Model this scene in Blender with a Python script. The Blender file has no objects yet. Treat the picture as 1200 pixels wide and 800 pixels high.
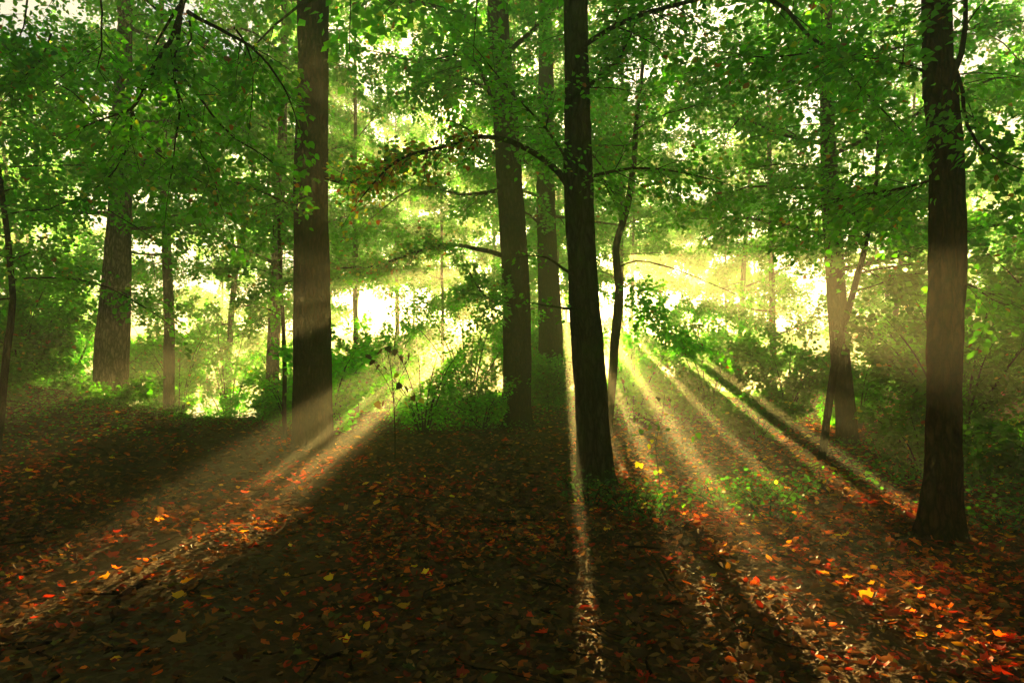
import bpy, math
import numpy as np
from mathutils import Vector

R = np.random.RandomState(11)
SC = bpy.context.scene
COL = SC.collection
F = 800.0            # focal length in photo pixels (1200 wide)
HY, EYE = 430.0, 1.6
SA, SB = 0.065, 0.1625   # direction towards the sun is (SA, 1, SB)
HAZE, SUN, SKY = .0115, 48.0, .22
DN, DM = 2.1, 3.4


def P(px, py, d):
    return np.array([(px - 600.0) / F * d, d, EYE + (HY - py) / F * d])


def PL(*pts):
    return np.array([P(*p) for p in pts])


# ------------------------------------------------------------------ noise
def vnoise(x, y, seed=0):
    x = np.asarray(x, float); y = np.asarray(y, float)
    xi = np.floor(x).astype(np.int64); yi = np.floor(y).astype(np.int64)
    fx = x - xi; fy = y - yi
    fx = fx * fx * (3 - 2 * fx); fy = fy * fy * (3 - 2 * fy)

    def h(a, b):
        n = (a * 374761393 + b * 668265263 + seed * 974711) & 0x7fffffff
        n = ((n ^ (n >> 13)) * 1274126177) & 0x7fffffff
        return ((n ^ (n >> 16)) & 0xffff) / 65535.0
    return (h(xi, yi) * (1 - fx) * (1 - fy) + h(xi + 1, yi) * fx * (1 - fy)
            + h(xi, yi + 1) * (1 - fx) * fy + h(xi + 1, yi + 1) * fx * fy)


def sstep(a, b, v):
    t = np.clip((v - a) / (b - a), 0, 1)
    return t * t * (3 - 2 * t)


def ground(x, y):
    x = np.asarray(x, float); y = np.asarray(y, float)
    z = 0.07 * (vnoise(x * .9, y * .9, 1) - .5) + 0.05 * (vnoise(x * 2.3, y * 2.3, 2) - .5)
    z = z + 1.3 * np.exp(-(((x + 11.5) / 4.5) ** 2 + ((y - 13.8) / 3.4) ** 2))
    z = z + 0.45 * sstep(-6, 1, x) * sstep(17, 25, y)
    z = z + 0.5 * sstep(9, 16, x) * sstep(8, 16, y)
    crest = 19.5 + 8.5 * sstep(-9, 0, x)
    z = z - 3.2 * sstep(0, 20, y - crest)
    z = z + 6.0 * sstep(75, 150, y) + 9 * sstep(120, 300, y)
    z = z + 0.25 * (vnoise(x * .2, y * .2, 5) - .5) * sstep(10, 30, y)
    return z


def path_x(y):
    return -2.4 - 0.055 * (y - 4) - 6.2 * sstep(7, 21, y)


# ------------------------------------------------------------------ shafts of light: gaps left in the foliage
# (du, dv) = offsets across the sun direction, seen from the eye
def radial(m, k0, k1, r):
    """a gap stretched straight away from the sun: side slope m, from k0 to k1 metres below it"""
    q = math.hypot(m, 1)
    return ((m / q * k0, -k0 / q), (m / q * k1, -k1 / q), r)


GAPS = [
    radial(-1.14, 3.8, 5.7, .085), radial(-1.30, 4.6, 5.5, .015),
    ((-2.85, -2.66), (-3.55, -2.24), .12),
    radial(.135, 2.3, 3.1, .055),
    radial(.45, 2.5, 3.8, .04), radial(.68, 2.6, 4.0, .04), radial(.95, 3.4, 4.4, .02), radial(1.24, 4.6, 6.6, .035), radial(1.42, 4.3, 5.2, .02),
    ((1.35, -2.62), (1.70, -2.20), .09),
    ((1.72, -2.70), (2.15, -2.60), .07),
    ((2.15, -2.35), (2.60, -2.22), .07),
    ((-4.05, -.64), (-4.05, -.64), .09),
    ((-4.0, -1.05), (-4.0, -1.05), .11),
    ((-4.05, -2.65), (-4.1, -2.5), .12),
    ((3.30, -.25), (3.50, -1.0), .25),
]


def gap_mask(p, grow=0.0, ymin=13.2):
    """True where a leaf may grow"""
    du = p[:, 0] - SA * p[:, 1]
    dv = p[:, 2] - EYE - SB * p[:, 1]
    keep = np.ones(len(p), bool)
    for (a, b, r) in GAPS:
        ax, ay = a; bx, by = b
        vx, vy = bx - ax, by - ay
        L = vx * vx + vy * vy
        t = np.clip(((du - ax) * vx + (dv - ay) * vy) / max(L, 1e-6), 0, 1)
        dd = np.hypot(du - ax - t * vx, dv - ay - t * vy)
        keep &= ~((dd < r + grow) & (p[:, 1] > ymin))
    return keep


# ------------------------------------------------------------------ materials
def new_mat(name):
    m = bpy.data.materials.new(name)
    m.use_nodes = True
    nt = m.node_tree
    nt.nodes.clear()
    out = nt.nodes.new('ShaderNodeOutputMaterial')
    return m, nt, out


def N(nt, t, **kw):
    n = nt.nodes.new(t)
    for k, v in kw.items():
        if k in n.inputs.keys():
            n.inputs[k].default_value = v
        else:
            setattr(n, k, v)
    return n


def ramp(nt, stops):
    n = nt.nodes.new('ShaderNodeValToRGB')
    el = n.color_ramp.elements
    while len(el) < len(stops):
        el.new(0.5)
    for e, (p, c) in zip(el, stops):
        e.position = p
        e.color = (c[0], c[1], c[2], 1)
    return n


def leaf_mat(name, trans=0.6, gloss=0.035, tboost=(2.9, 3.9, .8)):
    m, nt, out = new_mat(name)
    a = N(nt, 'ShaderNodeAttribute', attribute_name='tint')
    d = N(nt, 'ShaderNodeBsdfDiffuse')
    t = N(nt, 'ShaderNodeBsdfTranslucent')
    mul = N(nt, 'ShaderNodeMix', data_type='RGBA', blend_type='MULTIPLY')
    mul.inputs[0].default_value = 1.0
    mul.inputs[7].default_value = (*tboost, 1)
    mul.clamp_result = False
    nt.links.new(a.outputs['Color'], mul.inputs[6])
    nt.links.new(a.outputs['Color'], d.inputs['Color'])
    nt.links.new(mul.outputs[2], t.inputs['Color'])
    mx = N(nt, 'ShaderNodeMixShader')
    mx.inputs[0].default_value = trans
    nt.links.new(d.outputs[0], mx.inputs[1]); nt.links.new(t.outputs[0], mx.inputs[2])
    g = N(nt, 'ShaderNodeBsdfGlossy', Roughness=.45)
    g.inputs['Color'].default_value = (1, .9, .75, 1)
    mg = N(nt, 'ShaderNodeMixShader')
    mg.inputs[0].default_value = gloss
    nt.links.new(mx.outputs[0], mg.inputs[1]); nt.links.new(g.outputs[0], mg.inputs[2])
    nt.links.new(mg.outputs[0], out.inputs['Surface'])
    return m


def bark_mat(name, c0, c1, moss=(.03, .045, .012), moss_amt=.4, sc=1.0):
    m, nt, out = new_mat(name)
    tc = N(nt, 'ShaderNodeTexCoord')
    mp = N(nt, 'ShaderNodeMapping')
    mp.inputs['Scale'].default_value = (5.5 * sc, 5.5 * sc, 1.7 * sc)
    nt.links.new(tc.outputs['Object'], mp.inputs[0])
    n1 = N(nt, 'ShaderNodeTexNoise', Scale=2.5, Detail=9, Roughness=.65)
    nt.links.new(mp.outputs[0], n1.inputs['Vector'])
    v = N(nt, 'ShaderNodeTexVoronoi', feature='DISTANCE_TO_EDGE', Scale=2.6)
    dm = N(nt, 'ShaderNodeMix', data_type='RGBA', blend_type='LINEAR_LIGHT')
    dm.inputs[0].default_value = .35
    nt.links.new(mp.outputs[0], dm.inputs[6]); nt.links.new(n1.outputs['Color'], dm.inputs[7])
    nt.links.new(dm.outputs[2], v.inputs['Vector'])
    r = ramp(nt, [(.3, c0), (.7, c1)])
    nt.links.new(n1.outputs[0], r.inputs[0])
    n2 = N(nt, 'ShaderNodeTexNoise', Scale=1.3, Detail=5, Roughness=.6)
    nt.links.new(tc.outputs['Object'], n2.inputs['Vector'])
    r2 = ramp(nt, [(.48, (0, 0, 0)), (.68, (moss_amt,) * 3)])
    nt.links.new(n2.outputs[0], r2.inputs[0])
    mx = N(nt, 'ShaderNodeMix', data_type='RGBA')
    mx.inputs[7].default_value = (*moss, 1)
    crk = ramp(nt, [(.0, (.12, .10, .09)), (.10, (.5, .48, .46)), (.3, (1, .96, .92))])
    nt.links.new(v.outputs['Distance'], crk.inputs[0])
    mc = N(nt, 'ShaderNodeMix', data_type='RGBA', blend_type='MULTIPLY')
    mc.inputs[0].default_value = 1
    nt.links.new(r.outputs[0], mc.inputs[6]); nt.links.new(crk.outputs[0], mc.inputs[7])
    nt.links.new(r2.outputs[0], mx.inputs[0]); nt.links.new(mc.outputs[2], mx.inputs[6])
    b = N(nt, 'ShaderNodeBsdfDiffuse', Roughness=.6)
    nt.links.new(mx.outputs[2], b.inputs['Color'])
    add = N(nt, 'ShaderNodeMath', operation='ADD')
    ml = N(nt, 'ShaderNodeMath', operation='MULTIPLY')
    ml.inputs[1].default_value = 1.6
    nt.links.new(v.outputs['Distance'], ml.inputs[0])
    nt.links.new(ml.outputs[0], add.inputs[0]); nt.links.new(n1.outputs[0], add.inputs[1])
    bu = N(nt, 'ShaderNodeBump', Strength=1.0, Distance=.05)
    nt.links.new(add.outputs[0], bu.inputs['Height'])
    nt.links.new(bu.outputs[0], b.inputs['Normal'])
    nt.links.new(b.outputs[0], out.inputs['Surface'])
    return m


def ground_mat(name, pathy=False):
    m, nt, out = new_mat(name)
    tc = N(nt, 'ShaderNodeTexCoord')
    n1 = N(nt, 'ShaderNodeTexNoise', Scale=1.2, Detail=8, Roughness=.7)
    n2 = N(nt, 'ShaderNodeTexNoise', Scale=24, Detail=6, Roughness=.7)
    v = N(nt, 'ShaderNodeTexVoronoi', Scale=17, Randomness=1)
    for n in (n1, n2, v):
        nt.links.new(tc.outputs['Object'], n.inputs['Vector'])
    if pathy:
        c = ramp(nt, [(.0, (.04, .022, .010)), (.45, (.085, .046, .02)), (.8, (.15, .09, .042)), (1, (.06, .032, .014))])
    else:
        c = ramp(nt, [(.0, (.02, .008, .003)), (.4, (.06, .022, .008)), (.7, (.11, .038, .011)), (.9, (.10, .055, .022)), (1, (.14, .035, .01))])
    nt.links.new(v.outputs['Color'], c.inputs[0])
    mx = N(nt, 'ShaderNodeMix', data_type='RGBA', blend_type='MULTIPLY')
    mx.inputs[0].default_value = .8
    r1 = ramp(nt, [(.3, (.45, .42, .4)), (.7, (1, 1, 1))])
    nt.links.new(n2.outputs[0], r1.inputs[0])
    nt.links.new(c.outputs[0], mx.inputs[6]); nt.links.new(r1.outputs[0], mx.inputs[7])
    # sunlit grass far beyond the wood
    sep = N(nt, 'ShaderNodeSeparateXYZ')
    nt.links.new(tc.outputs['Object'], sep.inputs[0])
    mr = N(nt, 'ShaderNodeMapRange')
    mr.inputs[1].default_value = 30; mr.inputs[2].default_value = 44
    nt.links.new(sep.outputs[1], mr.inputs[0])
    gr = ramp(nt, [(.3, (.09, .13, .02)), (.7, (.24, .25, .05))])
    nt.links.new(n1.outputs[0], gr.inputs[0])
    mg = N(nt, 'ShaderNodeMix', data_type='RGBA')
    nt.links.new(mr.outputs[0], mg.inputs[0])
    nt.links.new(mx.outputs[2], mg.inputs[6]); nt.links.new(gr.outputs[0], mg.inputs[7])
    b = N(nt, 'ShaderNodeBsdfDiffuse', Roughness=.5)
    nt.links.new(mg.outputs[2], b.inputs['Color'])
    add = N(nt, 'ShaderNodeMath', operation='ADD')
    nt.links.new(n2.outputs[0], add.inputs[0]); nt.links.new(v.outputs['Distance'], add.inputs[1])
    bu = N(nt, 'ShaderNodeBump', Strength=.9, Distance=.03)
    nt.links.new(add.outputs[0], bu.inputs['Height'])
    nt.links.new(bu.outputs[0], b.inputs['Normal'])
    gl = N(nt, 'ShaderNodeBsdfGlossy', Roughness=.55)
    gl.inputs['Color'].default_value = (1, .72, .45, 1)
    nt.links.new(bu.outputs[0], gl.inputs['Normal'])
    ms = N(nt, 'ShaderNodeMixShader')
    ms.inputs[0].default_value = .045
    nt.links.new(b.outputs[0], ms.inputs[1]); nt.links.new(gl.outputs[0], ms.inputs[2])
    nt.links.new(ms.outputs[0], out.inputs['Surface'])
    return m


M_LEAF = leaf_mat('beech_leaf')
M_LITTER = leaf_mat('fallen_leaf', trans=.38, gloss=.02, tboost=(1.5, 1.2, .8))
M_BARK = bark_mat('bark_brown', (.027, .012, .006), (.135, .058, .027))
M_BARKP = bark_mat('bark_pinkish', (.13, .08, .07), (.42, .26, .22), moss_amt=.15)
M_BARKD = bark_mat('bark_dark', (.022, .016, .011), (.075, .05, .033), sc=2.0)
M_BARKG = bark_mat('bark_mossy', (.035, .03, .016), (.10, .085, .045), moss=(.035, .07, .012), moss_amt=.85)
M_GROUND = ground_mat('forest_soil')
M_PATH = ground_mat('trodden_soil', True)

# ------------------------------------------------------------------ mesh builders


class Acc:
    def __init__(s):
        s.v = []; s.loops = []; s.tot = []; s.c = []; s.n = 0

    def add(s, verts, faces, col=None):
        """verts (n,3), faces (m,k)"""
        s.v.append(np.asarray(verts, np.float32))
        f = np.asarray(faces, np.int64) + s.n
        s.loops.append(f.ravel().astype(np.int32))
        s.tot.append(np.full(len(f), f.shape[1], np.int32))
        if col is not None:
            s.c.append(np.asarray(col, np.float32))
        s.n += len(verts)

    def build(s, name, mat, parent=None, smooth=False, origin=None):
        me = bpy.data.meshes.new(name)
        if s.n:
            v = np.concatenate(s.v)
            if origin is not None:
                v = v - np.asarray(origin, np.float32)
            lp = np.concatenate(s.loops); tt = np.concatenate(s.tot)
            me.vertices.add(len(v)); me.vertices.foreach_set('co', v.ravel())
            me.loops.add(len(lp)); me.loops.foreach_set('vertex_index', lp)
            me.polygons.add(len(tt))
            st = np.concatenate([[0], np.cumsum(tt)[:-1]]).astype(np.int32)
            me.polygons.foreach_set('loop_start', st)
            me.polygons.foreach_set('loop_total', tt)
            if smooth:
                me.polygons.foreach_set('use_smooth', np.ones(len(tt), bool))
            if s.c:
                c = np.concatenate(s.c)
                at = me.attributes.new('tint', 'FLOAT_COLOR', 'POINT')
                at.data.foreach_set('color', np.concatenate([c, np.ones((len(c), 1), np.float32)], 1).ravel())
            me.update(calc_edges=True)
        me.materials.append(mat)
        o = bpy.data.objects.new(name, me)
        COL.objects.link(o)
        if parent is not None:
            o.parent = parent
        return o


def thing(name, loc, label, cat, group=None):
    o = bpy.data.objects.new(name, None)
    o.location = loc
    o.empty_display_size = .3
    COL.objects.link(o)
    o['label'] = label; o['category'] = cat
    if group: o['group'] = group
    return o


def norm(a):
    return a / np.maximum(np.linalg.norm(a, axis=-1, keepdims=True), 1e-9)


def refine(pts, rad, step, wob, rng):
    """Catmull-Rom through the points, with a little wander"""
    pts = np.asarray(pts, float); rad = np.asarray(rad, float)
    ext = np.vstack([2 * pts[0] - pts[1], pts, 2 * pts[-1] - pts[-2]])
    out, orad = [], []
    for i in range(len(pts) - 1):
        p0, p1, p2, p3 = ext[i:i + 4]
        n = max(2, int(np.linalg.norm(p2 - p1) / step))
        t = (np.arange(n) / n)[:, None]
        out.append(.5 * ((2 * p1) + (-p0 + p2) * t + (2 * p0 - 5 * p1 + 4 * p2 - p3) * t ** 2 + (-p0 + 3 * p1 - 3 * p2 + p3) * t ** 3))
        orad.append(rad[i] + (rad[i + 1] - rad[i]) * t[:, 0])
    out.append(pts[-1:]); orad.append(rad[-1:])
    out = np.vstack(out); orad = np.concatenate(orad)
    if wob > 0 and len(out) > 2:
        w = rng.normal(0, wob, out.shape)
        w = np.cumsum(w, 0) * .5
        k = np.linspace(0, 1, len(out))[:, None]
        w = w - w[-1:] * k
        w[0] = 0
        out = out + w
    return out, orad


def tube(acc, pts, rad, k=8, rough=0.0, flute=0.0, rng=R, ridge=0.0):
    n = len(pts)
    tan = norm(np.gradient(pts, axis=0))
    ref = np.array([1.0, 0, 0]) if abs(tan[:, 0]).mean() < .8 else np.array([0, 1.0, 0])
    b = norm(np.cross(tan, ref)); c = np.cross(b, tan)
    ang = np.linspace(0, 2 * math.pi, k, endpoint=False)
    rr = np.repeat(rad[:, None], k, 1)
    if rough:
        zz = np.cumsum(np.concatenate([[0], np.linalg.norm(np.diff(pts, axis=0), axis=1)]))
        A, Z = np.meshgrid(ang, zz)
        s = int(rng.randint(1000))
        nx = np.cos(A) * 2.2 + 20; ny = np.sin(A) * 2.2 + Z * .55
        rr = rr * (1 + rough * (vnoise(nx, ny, s) - .5) + rough * .7 * (vnoise(nx * 3, ny * 3, s + 1) - .5)
                   + rough * .5 * (vnoise(A * 7 + 50, Z * 1.5, s + 2) - .5) * np.sin(A / 2) * 1.2)
    if ridge:
        zz = np.cumsum(np.concatenate([[0], np.linalg.norm(np.diff(pts, axis=0), axis=1)]))
        A, Z = np.meshgrid(ang, zz)
        s = int(rng.randint(1000)); per = max(12, int(6.28 * rad.mean() / .05))
        wv = A / 6.2832 * per + 1.6 * vnoise(A * 1.5 + 9, Z * 1.3, s + 5)
        n1 = 1 - np.abs(2 * vnoise(wv, Z * 1.8, s + 3) - 1)
        n2 = vnoise(wv * 2.3, Z * 6, s + 4)
        bl = vnoise(A * 1.4 + 30, Z * .7, s + 6)
        rr = rr + ridge * (n1 * .9 + n2 * .6 - .7) + ridge * 2.2 * np.clip(bl - .72, 0, 1) * 3
    if flute:
        A = np.repeat(ang[None], n, 0)
        rr = rr * (1 + flute * np.cos(5 * A + 1.3) * np.clip((rad / rad[-1] - 1.1)[:, None], 0, 1))
    v = pts[:, None, :] + rr[:, :, None] * (np.cos(ang)[None, :, None] * b[:, None, :] + np.sin(ang)[None, :, None] * c[:, None, :])
    i = np.arange(n - 1)[:, None] * k; j = np.arange(k)[None]; j2 = (j + 1) % k
    f = np.stack([i + j, i + j2, i + k + j2, i + k + j], -1).reshape(-1, 4)
    acc.add(v.reshape(-1, 3), f)


T_DIAMOND = (np.array([[0, 0, 0], [.40, .45, .09], [0, 1, -.06], [-.40, .45, .09]]), np.array([[0, 1, 2], [0, 2, 3]]))
T_OVAL = (np.array([[0, 0, 0], [.33, .25, .08], [.33, .62, .07], [0, 1, -.08], [-.33, .62, .07], [-.33, .25, .08]]),
          np.array([[0, 1, 2, 3], [0, 3, 4, 5]]))
_mo = [(0, 0), (.2, .02), (.42, .0), (.38, .2), (.56, .42), (.34, .48), (.26, .72), (0, 1.0),
       (-.26, .72), (-.34, .48), (-.56, .42), (-.38, .2), (-.42, .0), (-.2, .02)]
_mv = np.array([[0, .3, .0]] + [[x, y, .22 * abs(x) - .08 * (y - .4) ** 2] for x, y in _mo])
T_MAPLE = (_mv, np.array([[0, i, i % 14 + 1] for i in range(1, 15)]))
_mc = _mv.copy(); _mc[:, 2] = .55 * (np.abs(_mv[:, 0]) ** 1.3) * 1.4 + .35 * (_mv[:, 1] - .4) ** 2
T_CURL = (_mc, T_MAPLE[1])
T_OVALC = (np.array([[0, 0, .05], [.25, .25, .14], [.25, .62, .12], [0, 1, .12], [-.25, .62, .1], [-.25, .25, .12], [0, .25, 0], [0, .62, 0]]),
           np.array([[0, 1, 6, 6], [1, 2, 7, 6], [2, 3, 7, 7], [3, 4, 7, 7], [4, 5, 6, 7], [5, 0, 6, 6]]))
T_OVALC = (T_OVALC[0], np.array([[0, 1, 6], [1, 2, 7], [1, 7, 6], [2, 3, 7], [3, 4, 7], [4, 5, 6], [4, 6, 7], [5, 0, 6]]))


def leaves(acc, pos, fwd, nrm, size, col, tmpl):
    tv, tf = tmpl
    n = len(pos)
    if n == 0: return
    fwd = norm(fwd)
    side = norm(np.cross(fwd, nrm)); up = np.cross(side, fwd)
    v = pos[:, None, :] + size[:, None, None] * (tv[None, :, 0:1] * side[:, None, :] + tv[None, :, 1:2] * fwd[:, None, :] + tv[None, :, 2:3] * up[:, None, :])
    m = len(tv)
    f = (tf[None] + (np.arange(n) * m)[:, None, None]).reshape(-1, tf.shape[1])
    acc.add(v.reshape(-1, 3), f, np.repeat(col, m, 0))


def green(n, rng, bright=1.0, autumn=.02, base=(.052, .185, .010)):
    c = np.array(base)[None] * bright * rng.lognormal(0, .28, (n, 1))
    yel = rng.rand(n, 1) ** 2
    c = c * (1 - yel * .5) + np.array([.13, .19, .010]) * bright * yel * .6
    k = rng.rand(n) < autumn
    pal = np.array([[.36, .10, .02], [.42, .24, .03], [.28, .05, .02], [.45, .36, .04]])
    c[k] = pal[rng.randint(0, 4, k.sum())] * .8
    return c


def spray(accw, accl, p0, d, L, n, size, rng, tmpl=T_OVAL, droop=.2, twig=True, r=.006, bright=1, autumn=.02, flat=.35, cull=True, base=None):
    """one leafy twig: a stick with leaves set out in a flat spray"""
    d = d / np.linalg.norm(d)
    n = int(n * (DN if p0[1] < 11 else DM)) + 1
    size = size * (1.0 if p0[1] < 11 else 1.27)
    up = np.array([0, 0, 1.0])
    side = np.cross(d, up); side /= max(np.linalg.norm(side), 1e-6)
    t = rng.rand(n) ** .8
    sg = np.where(rng.rand(n) < .5, -1, 1)
    w = rng.rand(n) * .42 * L * (1.05 - .75 * t)
    pos = p0 + np.outer(t * L, d) + side * (sg * w)[:, None] + d * (w * .45)[:, None]
    pos[:, 2] += -droop * L * t ** 2 - .25 * w + rng.normal(0, .05 + .10 * L, n)
    pos += rng.normal(0, .02, (n, 3))
    fwd = d[None] * .7 + side[None] * (sg * (.3 + 1.2 * rng.rand(n)))[:, None] + rng.normal(0, .35, (n, 3))
    fwd[:, 2] -= .35
    nr = up[None] + rng.normal(0, .75, (n, 3))
    sz = size * rng.uniform(.65, 1.2, n)
    kw = {} if base is None else {'base': base}
    col = green(n, rng, bright, autumn, **kw)
    if cull:
        k = gap_mask(pos + norm(fwd) * size * .5, .02 + .4 * size)
        pos, fwd, nr, sz, col = pos[k], fwd[k], nr[k], sz[k], col[k]
    leaves(accl, pos, fwd, nr, sz, col, tmpl)
    if twig:
        s = np.linspace(0, 1, 4)
        pts = p0 + np.outer(s * L, d); pts[:, 2] -= droop * L * s ** 2
        tube(accw, pts, r * (1 - .75 * s), 4)
        if twig == 2:
            for q in np.linspace(.15, .85, max(3, int(L * 7))):
                a = p0 + d * q * L; a[2] -= droop * L * q * q
                sgn = 1 if rng.rand() < .5 else -1
                e = a + (side * sgn + d * .6) * .36 * L * (1 - .6 * q); e[2] -= .05 * L
                tube(accw, np.array([a, (a + e) / 2 + rng.normal(0, .01, 3), e]), np.array([r * .45, r * .35, r * .2]), 3)


def branch(accw, accl, pts, r0, r1, rng, sec=10, seclen=1.0, nleaf=40, size=.08, start=.2, tmpl=T_OVAL, k=6, wob=.02,
           twig=1, droop=.2, bright=1, autumn=.02, step=.25, cull=True, vert=.1, base=None):
    """a limb through pts with side twigs that carry the leaves"""
    pp, rr = refine(pts, np.linspace(r0, r1, len(pts)), step, wob, rng)
    tube(accw, pp, rr, k)
    if sec <= 0: return pp
    tan = norm(np.gradient(pp, axis=0))
    for i in range(sec):
        q = start + (1 - start) * (i + rng.rand() * .8) / sec
        j = min(len(pp) - 1, int(q * (len(pp) - 1)))
        d = tan[j]
        side = np.cross(d, [0, 0, 1.0]); side /= max(np.linalg.norm(side), 1e-3)
        s = 1 if i % 2 else -1
        dd = d * rng.uniform(.4, 1) + side * s * rng.uniform(.5, 1.1) + np.array([0, 0, rng.normal(vert - .1, .5)])
        L = seclen * rng.uniform(.6, 1.25) * (1.15 - .55 * q)
        spray(accw, accl, pp[j], dd, L, max(3, int(nleaf * L / seclen)), size, rng, tmpl, droop, twig,
              max(.003, rr[j] * .4), bright, autumn, cull=cull, base=base)
    spray(accw, accl, pp[-1], tan[-1], seclen * .7, int(nleaf * .7), size, rng, tmpl, droop, twig, max(.003, rr[-1] * .8), bright, autumn, cull=cull, base=base)
    return pp


def tree(name, label, trunk, rad, mat, rng, hb=(4, 14), nb=14, blen=(2.5, 4.5), sec=9, seclen=1.1, nleaf=45, size=.09, flare=1.5,
         sides=20, extra=(), bright=1, autumn=.02, tmpl=T_DIAMOND, cat='tree', group=None, elev=(-.05, .5), twig=1, k=5, azbias=None,
         rough=.10, brad=None, droop=.2, base=None, sink=.3, nogap=False):
    """trunk: points from the base up; rad: radii"""
    trunk = np.asarray(trunk, float)
    b = trunk[0].copy(); gz = float(ground(b[0], b[1]))
    trunk[0, 2] = gz
    org = np.array([b[0], b[1], gz])
    root = thing(name, tuple(org), label, cat, group)
    near = sides >= 28
    tp, tr = refine(trunk, rad, .05 if near else .3, .003 if near else .012, rng)
    h = tp[:, 2] - gz
    tr = tr * (1 + (flare - 1) * np.exp(-np.clip(h, 0, 9) / .24))
    low = tp[0] - np.array([0, 0, sink]); tp = np.vstack([low, tp]); tr = np.concatenate([[tr[0] * 1.1], tr])
    a = Acc(); tube(a, tp, tr, sides if not near else 96, rough, .16 if flare > 1.3 else 0, rng, .011 if near else 0)
    a.build('trunk', mat, root, True, org)
    al = Acc()
    for e in extra:        # limbs drawn from the photograph
        aw = Acc(); kw = dict(e); pts = kw.pop('pts')
        kw.setdefault('tmpl', tmpl)
        branch(aw, al, pts, rng=rng, **kw)
        aw.build('branch', mat, root, True, org)
    az = rng.rand() * 6.28
    for i in range(nb):
        z = hb[0] + (hb[1] - hb[0]) * (i + rng.rand() * .6) / nb
        j = int(np.argmin(abs(tp[:, 2] - z)))
        az += 2.4 + rng.normal(0, .3)
        L = rng.uniform(*blen)
        el = rng.uniform(*elev)
        d = np.array([math.cos(az), math.sin(az), el])
        if azbias is not None: d[:2] += np.array(azbias)
        p0 = tp[j]
        p1 = p0 + d * L * .35
        p2 = p0 + d * L * .7 + rng.normal(0, .12, 3) * L * .4
        p3 = p0 + d * L + rng.normal(0, .15, 3) * L * .4 - np.array([0, 0, L * .12])
        if nogap:
            tt_ = np.linspace(0, 1, 12)[:, None]
            if not gap_mask(p0 + (p3 - p0) * tt_, -.02, 13.2).all(): continue
        aw = Acc()
        r0 = brad or min(tr[j] * .35, .012 + .014 * L)
        branch(aw, al, [p0, p1, p2, p3], r0, .008, rng, sec, seclen, nleaf, size, .15, tmpl, k, .03, twig, droop, bright, autumn, .4, base=base)
        aw.build('branch', mat, root, True, org)
    if al.n: al.build('crown', M_LEAF, root, False, org)
    return root


def rng(s):
    return np.random.RandomState(s)


def trunkline(pix, d, extra_top=None):
    """pix: (px, py, width_px) from the base up, all at depth d -> points, radii"""
    pts = [P(px, py, d) for px, py, w in pix]
    rad = [w / 2 / F * d for px, py, w in pix]
    if extra_top:
        top = pts[-1] + np.array([0, 0, extra_top]) + (pts[-1] - pts[-2]) * np.array([.5, 0, 0])
        pts.append(top); rad.append(rad[-1] * .5)
    return pts, rad

# ------------------------------------------------------------------ terrain


def axis(pts):
    out = []
    for (a, b, st) in pts:
        out.append(np.arange(a, b, st))
    out.append([pts[-1][1]])
    return np.concatenate(out)


gx = axis([(-420, -60, 20), (-60, -16, 2), (-16, -7, .3), (-7, 7, .12), (7, 16, .3), (16, 60, 2), (60, 420, 20)])
gy = axis([(-60, -6, 3), (-6, 1.5, .4), (1.5, 10, .1), (10, 24, .25), (24, 60, 1), (60, 150, 4), (150, 520, 20)])
X, Y = np.meshgrid(gx, gy)
Z = ground(X, Y) + .012 * (vnoise(X * 9, Y * 9, 7) - .5) + .02 * (vnoise(X * 4.5, Y * 4.5, 8) - .5)
Z = Z + 8 * sstep(200, 420, Y)
a = Acc()
nx = len(gx)
i = np.arange(len(gy) - 1)[:, None] * nx; j = np.arange(nx - 1)[None]
a.add(np.stack([X, Y, Z], -1).reshape(-1, 3), np.stack([i + j, i + j + 1, i + nx + j + 1, i + nx + j], -1).reshape(-1, 4))
o = a.build('ground', M_GROUND, None, True); o['kind'] = 'structure'

# trodden path running from the lower left over the crest
a = Acc()
ys = np.arange(-4, 24, .12); us = np.linspace(-1, 1, 17)
pv = []
for y in ys:
    w = 1.15 + .25 * (float(vnoise(y * .8, 3, 4)) - .5)
    cx = float(path_x(max(y, 0)))
    x = cx + us * w + .3 * np.array([(float(vnoise(y * 1.7, 9 * s, 6)) - .5) for s in np.sign(us)]) * np.abs(us)
    z = ground(x, np.full_like(x, y)) + .012 * (vnoise(x * 9, y + 0 * x * 9, 7) - .5) + .03 - .055 * np.abs(us) ** 2
    pv.append(np.stack([x, np.full_like(x, y), z], -1))
pv = np.array(pv)
n, k = pv.shape[:2]
i = np.arange(n - 1)[:, None] * k; j = np.arange(k - 1)[None]
a.add(pv.reshape(-1, 3), np.stack([i + j, i + j + 1, i + k + j + 1, i + k + j], -1).reshape(-1, 4))
o = a.build('path', M_PATH, None, True); o['kind'] = 'structure'

# water beyond the crest
m, nt, out = new_mat('pond_water')
b = N(nt, 'ShaderNodeBsdfPrincipled', Roughness=.12)
b.inputs['Base Color'].default_value = (.03, .04, .02, 1)
nz = N(nt, 'ShaderNodeTexNoise', Scale=3, Detail=3)
bu = N(nt, 'ShaderNodeBump', Strength=.15, Distance=.05)
nt.links.new(nz.outputs[0], bu.inputs['Height']); nt.links.new(bu.outputs[0], b.inputs['Normal'])
nt.links.new(b.outputs[0], out.inputs['Surface'])
a = Acc()
a.add([[-90, 28, -1.9], [60, 28, -1.9], [60, 105, -1.9], [-90, 105, -1.9]], [[0, 1, 2, 3]])
o = a.build('water', m); o['kind'] = 'structure'

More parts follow.
